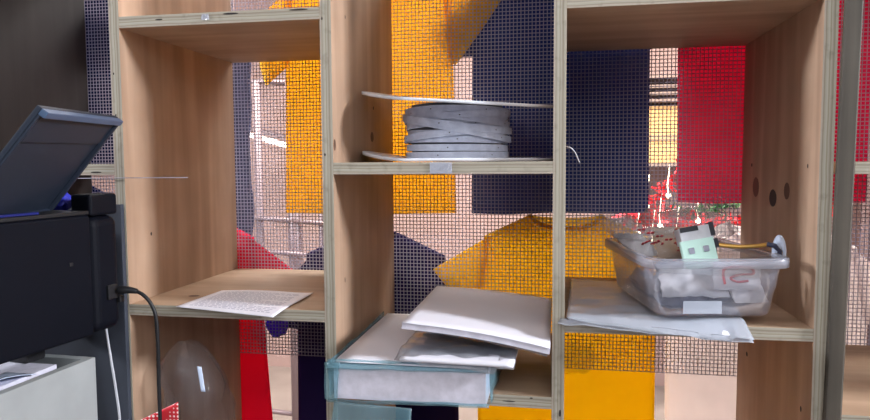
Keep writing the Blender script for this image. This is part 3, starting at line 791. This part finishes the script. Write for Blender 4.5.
bm = bmesh.new(); lbox(bm, (0.0225, 0.001, 0.018), (0.0275, 0.018, 0.036)); lbox(bm, (0.022, 0.001, 0.002), (0.0285, 0.014, 0.0135)); link('dark_end', bm, 'dark', mb)
settle(mb)
bm = bmesh.new(); tube(bm, smoothpath([(0.853, 0.085, 0.0835), (0.88, 0.080, 0.0815), (0.905, 0.076, 0.083), (0.9225, 0.068, 0.087)]), 0.0028, 8)
tag(link('gold_stick', bm, 'gold', None, True), 'thin gold stick lying along the top of the packets in the bin', 'stick')
# pale blue loop of tape sticking up at the right
bm = bmesh.new()
ctr = V((0.927, 0.052, 0.078))
for k, (ro, ri, mt) in enumerate(((0.0, 0.0, 0),)):
    n = 26; outer, inner = [], []
    ln = []
    for k in range(n):
        a = 2 * PI * k / n
        o_ = V((0.009 * math.cos(a), 0, 0.019 * math.sin(a) + 0.004 * math.sin(a) ** 2)); i_ = V((0.0045 * math.cos(a) + 0.001, 0, 0.0095 * math.sin(a) - 0.004))
        ln.append([bm.verts.new(ctr + Rz @ (o_ + V((0, y, 0)))) for y in (-0.002, 0.002)] + [bm.verts.new(ctr + Rz @ (i_ + V((0, y, 0)))) for y in (0.002, -0.002)])
    for k in range(n):
        for q in range(4): bm.faces.new((ln[k][q], ln[k][(q + 1) % 4], ln[(k + 1) % n][(q + 1) % 4], ln[(k + 1) % n][q]))
tg = thing('oval_tag', 'pale blue oval tag with a dark hole at the right end of the bin', 'tag')
link('tag', bm, 'bluewhite', tg, True)
bm = bmesh.new(); tube(bm, [ctr + Rz @ V((-0.016, -0.001, 0.011)), ctr + Rz @ V((-0.007, -0.003, 0.009)), ctr + Rz @ V((0.001, 0.0, 0.001)), ctr + Rz @ V((0.001, 0.0, -0.010))], 0.0032, 8); link('dark_clip', bm, 'navypk', tg, True)
settle(tg)
# domed clear bag spilling from the top of the bin
bm = bmesh.new()
pillow(bm, (0.832, 0.170, 0.104), (0.125, 0.08, 0.044), 0.1, 0.15, 33, 0.15, 18)
tag(link('clear_bag', bm, 'domefilm', None, True), 'puffed clear plastic bag rising from the back of the bin', 'bag')
bm = bmesh.new()
pillow(bm, (0.738, 0.165, 0.098), (0.05, 0.07, 0.026), 0.3, 0.2, 35, 0.3, 14)
tag(link('clear_bag', bm, 'domefilm', None, True), 'small crumpled clear bag over the left back corner of the bin', 'bag')

# ------------------------------------------------------------------ printer, its box and table
box_o = thing('cream_box', 'open cream-coloured box below the printer at lower left', 'box')
bx0, bx1, by0, by1, bz0, bz1, wt = -0.30, 0.021, -0.46, -0.085, -0.30, -0.064, 0.012
Rb2 = Matrix.Rotation(math.radians(-2.6), 3, 'Z'); pv = V((bx1, by1, 0))
def bbox(name, a, b, mat='cream'):
    bm = bmesh.new(); box(bm, a, b, rot=Rb2, about=pv, bevel=0.001); return link(name, bm, mat, box_o)
bbox('base', (bx0, by0, bz0), (bx1, by1, bz0 + wt))
bbox('side_panel', (bx1 - wt, by0, bz0 + wt), (bx1, by1, bz1)); bbox('side_panel', (bx0, by0, bz0 + wt), (bx0 + wt, by1, bz1))
bbox('end_panel', (bx0 + wt, by1 - wt, bz0 + wt), (bx1 - wt, by1, bz1)); bbox('end_panel', (bx0 + wt, by0, bz0 + wt), (bx1 - wt, by0 + wt, bz1))
settle(box_o)
tb = thing('side_table', 'low wooden table carrying the cream box in front of the shelves', 'table')
bm = bmesh.new(); box(bm, (-0.42, -0.52, bz0 - 0.03), (0.06, -0.03, bz0 - 0.0005), bevel=0.002); link('tabletop', bm, 'wood', tb)
for sx in (-0.40, 0.01):
    for sy in (-0.50, -0.08):
        bm = bmesh.new(); box(bm, (sx, sy, FZ), (sx + 0.03, sy + 0.03, bz0 - 0.03)); link('leg', bm, 'wood', tb)
settle(tb)
bm = bmesh.new(); box(bm, (bx0 + 0.03, by0 + 0.03, bz0 + wt + 0.0005), (bx1 - 0.035, by1 - 0.03, -0.0665), bevel=0.001)
tag(link('paper_pile', bm, 'stack'), 'pile of paper inside the cream box under the printer', 'paper')
bm = bmesh.new(); sheet(bm, [(-0.055, -0.30, -0.0655), (-0.004, -0.30, -0.0655), (-0.006, -0.16, -0.0655), (-0.05, -0.16, -0.0655)], 12, 12, 0, 1, 0.0008, 1, lambda p, s, t: p + V((0, 0, 0.012 * math.sin(PI * t) * s)))
tag(link('loose_sheet', bm, 'bluewhite', None, True), 'pale blue sheet curling over the rim inside the cream box', 'paper')

pr = thing('printer', 'dark navy printer with its slate paper tray raised, at the left edge', 'printer')
Rp = Matrix.Rotation(math.radians(-6.5), 3, 'Z'); PO = V((0.027, -0.03, 0))
def prr(name, prof_pts, x0, x1, mat, label=None):
    pass
def pbox(name, a, b, mat, bev=0.006, label=None, parent=None, seg=3):
    bm = bmesh.new()
    r = bmesh.ops.create_cube(bm, size=1.0)
    for v in bm.verts: v.co = V(((a[0] + b[0]) / 2 + v.co.x * (b[0] - a[0]), (a[1] + b[1]) / 2 + v.co.y * (b[1] - a[1]), (a[2] + b[2]) / 2 + v.co.z * (b[2] - a[2])))
    if bev: bmesh.ops.bevel(bm, geom=list(bm.edges), offset=bev, segments=seg, profile=0.5, affect='EDGES')
    for v in bm.verts: v.co = Rp @ v.co + PO
    o = link(name, bm, mat, parent or pr, False)
    if label: o['label'] = label
    return o
body = pbox('body', (-0.15, -0.37, -0.034), (0.0, -0.0535, 0.131), 'pbody', 0.004)
pbox('end_module', (-0.15, -0.053, -0.034), (-0.0005, 0.0, 0.128), 'pbody', 0.014, None, None, 5)
pbox('end_cap', (-0.035, -0.052, 0.1285), (-0.001, -0.002, 0.158), 'pbody', 0.004)
pbox('deck_lip', (-0.06, -0.36, 0.1313), (-0.002, -0.0535, 0.1365), 'black', 0.001)
pbox('blue_strip', (-0.012, -0.30, 0.1368), (-0.004, -0.13, 0.140), 'pblue', 0.0008, 'bright blue strip')
pbox('socket', (-0.004, -0.030, 0.010), (0.0035, -0.012, 0.030), 'black', 0.001)
pbox('button', (-0.002, -0.092, 0.066), (0.0012, -0.086, 0.071), 'black', 0.001)
pbox('latch', (-0.004, -0.012, 0.003), (0.006, -0.003, 0.012), 'black', 0.001)
for x in (-0.145, -0.10):
    for y in (-0.33, -0.10): pbox('foot', (x, y, -0.0660), (x + 0.03, y + 0.03, -0.034), 'black', 0.001)
# raised tray
B0 = V((-0.050, -0.079, 0.1335)); hu = V((0.28, -0.96, -0.02)).normalized(); hv = V((0.092, 0.029, 0.124)).normalized(); hn = hv.cross(hu).normalized()
if hn.z > 0: hn = -hn   # towards the underside the camera sees
def tray(name, u0, u1, v0, v1, n0, n1, mat, bev=0.0012, label=None):
    bm = bmesh.new(); r = bmesh.ops.create_cube(bm, size=1.0)
    for v in bm.verts: v.co = V(((u0 + u1) / 2 + v.co.x * (u1 - u0), (v0 + v1) / 2 + v.co.y * (v1 - v0), (n0 + n1) / 2 + v.co.z * (n1 - n0)))
    if bev: bmesh.ops.bevel(bm, geom=list(bm.edges), offset=bev, segments=2, profile=0.6, affect='EDGES')
    for v in bm.verts: v.co = B0 + hu * v.co.x + hv * v.co.y + hn * v.co.z
    o = link(name, bm, mat, pr)
    if label: o['label'] = label
    return o
tl, th = 0.224, 0.163
t_ = tray('paper_tray', 0.0, tl, 0.0, th, -0.006, 0.0, 'ptray2', 0.0015, 'raised slate paper tray')
def sub(name, *a):
    o = tray(name, *a); o.parent = t_; return o
sub('rim', 0.0, tl, th - 0.008, th, 0.0, 0.008, 'ptray')
sub('rim', 0.0, 0.006, 0.0, th - 0.0082, 0.0, 0.006, 'ptray2')
sub('rim', tl - 0.004, tl, 0.0, th - 0.0082, 0.0, 0.003, 'ptray2')
sub('rim', 0.0062, tl - 0.0062, 0.0, 0.008, 0.0, 0.005, 'ptray2')
sub('ridge', 0.0064, tl - 0.0064, th - 0.044, th - 0.0085, 0.0, 0.0022, 'ptray2')
settle(pr)
for c in pr.children:
    if c == t_:
        for g in c.children: g.location = (0, 0, 0)

bm = bmesh.new(); pillow(bm, (-0.048, -0.056, 0.1475), (0.030, 0.028, 0.030), 0.2, 0.3, 41, 0.2, 12)
tag(link('blue_cloth', bm, 'blue', None, True), 'bright blue scrap of cloth tucked behind the printer tray', 'cloth')

pc = thing('power_cable', 'black power cable curving down from the printer side', 'cable')
bm = bmesh.new(); tube(bm, smoothpath([(0.0318, -0.043, 0.0210), (0.038, -0.044, 0.0215), (0.046, -0.043, 0.0215), (0.058, -0.041, 0.0195)], 4), 0.005, 10, rad=[0.0062, 0.0062, 0.0064, 0.006, 0.0058, 0.0055, 0.0056, 0.0052, 0.005, 0.0046, 0.0042, 0.0038, 0.0034]); link('plug', bm, 'black', pc, True)
bm = bmesh.new(); tube(bm, smoothpath([(0.056, -0.041, 0.020), (0.068, -0.041, 0.014), (0.0785, -0.04, 0.001), (0.085, -0.04, -0.018), (0.0865, -0.040, -0.06), (0.0845, -0.038, -0.11), (0.083, -0.036, -0.17), (0.08, -0.034, -0.26), (0.075, -0.034, -0.40), (0.08, -0.034, -0.7), (0.09, -0.05, FZ + 0.004)]), 0.0027, 8); link('cord', bm, 'black', pc, True)
settle(pc)
bm = bmesh.new(); tube(bm, smoothpath([(-0.016, -0.016, 0.0), (-0.012, -0.016, -0.045), (-0.006, -0.016, -0.09), (0.000, -0.016, -0.135), (0.0045, -0.016, -0.185), (0.006, -0.016, -0.30), (0.0, -0.016, -0.6), (0.0, -0.02, FZ + 0.002)]), 0.0018, 8)
tag(link('white_cable', bm, 'wcord', None, True), 'thin white cable hanging behind the printer against the grey board', 'cord')
bm = bmesh.new(); box(bm, (-0.27, -0.0095, FZ), (0.0145, -0.0015, 0.140), bevel=0.001)
tag(link('slate_board', bm, 'slate'), 'slate grey board standing upright behind the printer and cream box', 'board')
bm = bmesh.new(); tube(bm, [(-0.10, -0.0024, 0.1778), (0.0, -0.0024, 0.1786), (0.1185, -0.0024, 0.1790)], 0.0006, 6)
tag(link('thin_rod', bm, 'greypk', None, True), 'thin pale rod lying level across the front of the left upright', 'rod')
bm = bmesh.new(); box(bm, (bx1 - 0.045, by1 + 0.004, bz0), (bx1 - 0.037, by1 + 0.010, -0.040), rot=Rb2, about=pv)
bm.free()

# ------------------------------------------------------------------ clear bag in the lower left cubby
lb = thing('clear_bag', 'clear plastic bag slumped in the lower left cubby beside the black cable', 'bag')
bm = bmesh.new()
nA, nZ = 30, 24; rings = []
for j in range(nZ + 1):
    t = j / nZ; z = -0.394 + t * (0.394 - 0.078)
    rad = 0.060 * (1 - 0.05 * t) if t < 0.7 else 0.058 * (1 - ((t - 0.7) / 0.3) ** 3.5 * 0.72)
    ring = []
    for k in range(nA):
        a = 2 * PI * k / nA
        w = 1 + 0.30 * noise.noise(V((math.cos(a) * 1.3, math.sin(a) * 1.3, z * 14))) + 0.24 * noise.noise(V((math.cos(a) * 3.5, math.sin(a) * 3.5, z * 40)))
        cx_ = 0.096 - 0.022 * max(0, t - 0.6) / 0.4
        ring.append(bm.verts.new((cx_ + rad * 0.86 * w * math.cos(a), 0.055 + rad * 0.75 * w * math.sin(a), z + 0.004 * noise.noise(V((a, t * 5, 2))))))
    rings.append(ring)
for j in range(nZ):
    for k in range(nA): bm.faces.new((rings[j][k], rings[j][(k + 1) % nA], rings[j + 1][(k + 1) % nA], rings[j + 1][k]))
bm.faces.new(rings[0])
link('film', bm, 'bagfilm', lb, True)
bm = bmesh.new(); sheet(bm, [(0.1290, -0.0030, -0.134), (0.1350, -0.0010, -0.135), (0.1285, 0.001, -0.0985), (0.1225, -0.001, -0.0975)], 4, 10, 0.001, 60, 0.001, 3); link('highlight_strip', bm, 'bluewhite', lb, True)['label'] = 'pale blue strip painted in as a highlight'  # highlight on the bag built as a pale coloured strip
settle(lb)
bm = bmesh.new()
sheet(bm, [(0.066, -0.0525, -0.165), (0.120, -0.047, -0.148), (0.119, -0.047, -0.136), (0.066, -0.0525, -0.153)], 22, 6, 0.003, 30, 0.001, 4)
bm.free()
bm = bmesh.new()
sheet(bm, [(0.048, 0.000, -0.399), (0.092, 0.006, -0.399), (0.098, -0.014, -0.148), (0.040, -0.018, -0.176)], 16, 40, 0.004, 22, 0.0012, 4)
tag(link('polka_dot_ribbon', bm, 'dots', None, True), 'red ribbon with white polka dots standing in front of the clear bag', 'ribbon')

# ------------------------------------------------------------------ the shop behind the mesh
rk = thing('garment_rack', 'chrome garment rack standing in the pale shop behind the mesh', 'rack')
for x in (-0.62, -0.46, -0.335):
    bm = bmesh.new(); tube(bm, [(x, 1.82, FZ), (x, 1.82, 0.55)], 0.018 if x != -0.46 else 0.03, 12); link('post', bm, 'steel', rk, True)
for z, y in ((-0.05, 1.80), (-0.19, 1.79), (0.53, 1.82), (-0.9, 1.82)):
    bm = bmesh.new(); tube(bm, [(-0.80, y, z + 0.03), (-0.22, y, z - 0.01)], 0.011, 10); link('rail', bm, 'steel', rk, True)
settle(rk)
dc = thing('charcoal_coat', 'charcoal cloth hanging far back beside the left upright', 'cloth')
bm = bmesh.new()
sheet(bm, [(-0.46, 1.22, -0.22), (-0.365, 1.20, -0.22), (-0.355, 1.20, 0.56), (-0.47, 1.22, 0.56)], 16, 20, 0.02, 9, 0.012, 3); link('cloth', bm, 'darkcloth', dc, True)
bm = bmesh.new(); tube(bm, smoothpath([(-0.415, 1.21, 0.55), (-0.415, 1.21, 0.9), (-0.415, 1.21, 1.5)]), 0.006, 8); link('hanger_rod', bm, 'steel', dc, True)
settle(dc)
tbx = thing('tube_lamp', 'lit white tube lamp on the far pink wall', 'lamp')
bm = bmesh.new(); tube(bm, [(-1.55, 3.05, 0.46), (-0.92, 3.05, 0.290)], 0.016, 10); link('tube', bm, 'tube', tbx, True)
bm = bmesh.new(); tube(bm, [(-1.56, 3.08, 0.50), (-0.91, 3.08, 0.330)], 0.018, 8); link('batten', bm, 'steel', tbx, True)
settle(tbx)

sh = thing('back_shelving', 'grey-brown open shelving against the far wall behind the crimson shirt', 'shelving')
for z in (-0.45, 0.18, 0.50, 0.535, 0.57, 0.62):
    bm = bmesh.new(); box(bm, (0.95, 2.62, z - 0.008), (2.3, 3.0, z + 0.008), bevel=0.002); link('board', bm, 'board', sh)
for x in (0.95, 2.27):
    for y in (2.62, 2.97):
        bm = bmesh.new(); box(bm, (x, y, FZ), (x + 0.03, y + 0.03, 0.75)); link('post', bm, 'steel', sh)
settle(sh)
for k, (x0, x1, lab) in enumerate(((1.0, 1.34, 'cream-orange carton on the far shelving beside the navy shirt edge'), (1.40, 1.8, 'cream-orange carton on the far shelving hidden behind the crimson shirt'))):
    ct = thing('carton', lab, 'carton', 'cartons on the far shelving')
    bm = bmesh.new(); box(bm, (x0, 2.66, 0.1885), (x1, 2.95, 0.478), bevel=0.003); link('carton_body', bm, 'carton', ct)
    bm = bmesh.new(); box(bm, (x0 + 0.02, 2.655, 0.30), (x1 - 0.02, 2.6595, 0.335)); link('packing_tape', bm, 'brown', ct)
    settle(ct)
# red tinsel garlands with small lamps strung across
def garland(name, label, path, mat, nseg, ln, sd):
    rnd = random.Random(sd); bm = bmesh.new(); P = smoothpath(path, 20)
    tube(bm, P, 0.006, 6)
    for k in range(nseg):
        p = P[rnd.randrange(len(P))]
        d = V((rnd.uniform(-1, 1), rnd.uniform(-1, 1), rnd.uniform(-1, 1))).normalized(); e_ = d.cross(V((rnd.uniform(-1, 1), rnd.uniform(-1, 1), rnd.uniform(-1, 1)))).normalized()
        l = ln * rnd.uniform(0.5, 1.1); w = 0.010
        vs = [bm.verts.new(p + e_ * w), bm.verts.new(p - e_ * w), bm.verts.new(p + d * l - e_ * w * 0.4), bm.verts.new(p + d * l + e_ * w * 0.4)]
        bm.faces.new(vs)
    return tag(link(name, bm, mat, None, False), label, 'garland', 'garlands in the shop')
garland('tinsel_garland', 'red tinsel garland slung low across the shop behind the bin', [(0.90, 1.62, 0.02), (1.05, 1.60, -0.03), (1.2, 1.60, -0.045), (1.35, 1.62, -0.02), (1.6, 1.65, 0.06)], 'tinsel', 420, 0.085, 1)
garland('tinsel_garland', 'red tinsel garland rising steeply beside the navy shirt hem', [(1.0, 1.95, 0.0), (1.05, 1.94, 0.07), (1.10, 1.93, 0.14), (1.16, 1.94, 0.25)], 'tinsel', 70, 0.05, 2)
garland('tinsel_garland', 'green tinsel garland crossing below the crimson shirt', [(1.0, 2.3, 0.02), (1.2, 2.28, -0.04), (1.4, 2.3, 0.0), (1.7, 2.32, 0.10)], 'green', 160, 0.06, 3)
rndm = random.Random(5)
for k, (x, y, z) in enumerate(((0.925, 1.34, 0.055), (0.965, 1.34, -0.005), (0.945, 1.35, -0.06), (1.02, 1.35, -0.05), (1.08, 1.34, 0.01), (0.90, 1.36, -0.035), (0.99, 1.35, 0.09))):
    bm = bmesh.new(); bmesh.ops.create_uvsphere(bm, u_segments=12, v_segments=8, radius=0.0085, matrix=Matrix.Translation((x, y, z)))
    tube(bm, [(x, y, z + 0.0085), (x, y + 0.02, z + 0.03), (x + 0.01, y + 0.04, z + 0.10)], 0.0015, 5)
    tag(link('string_light', bm, 'bulb', None, True), 'small warm glowing bulb among the red tinsel', 'light', 'string lights in the tinsel')
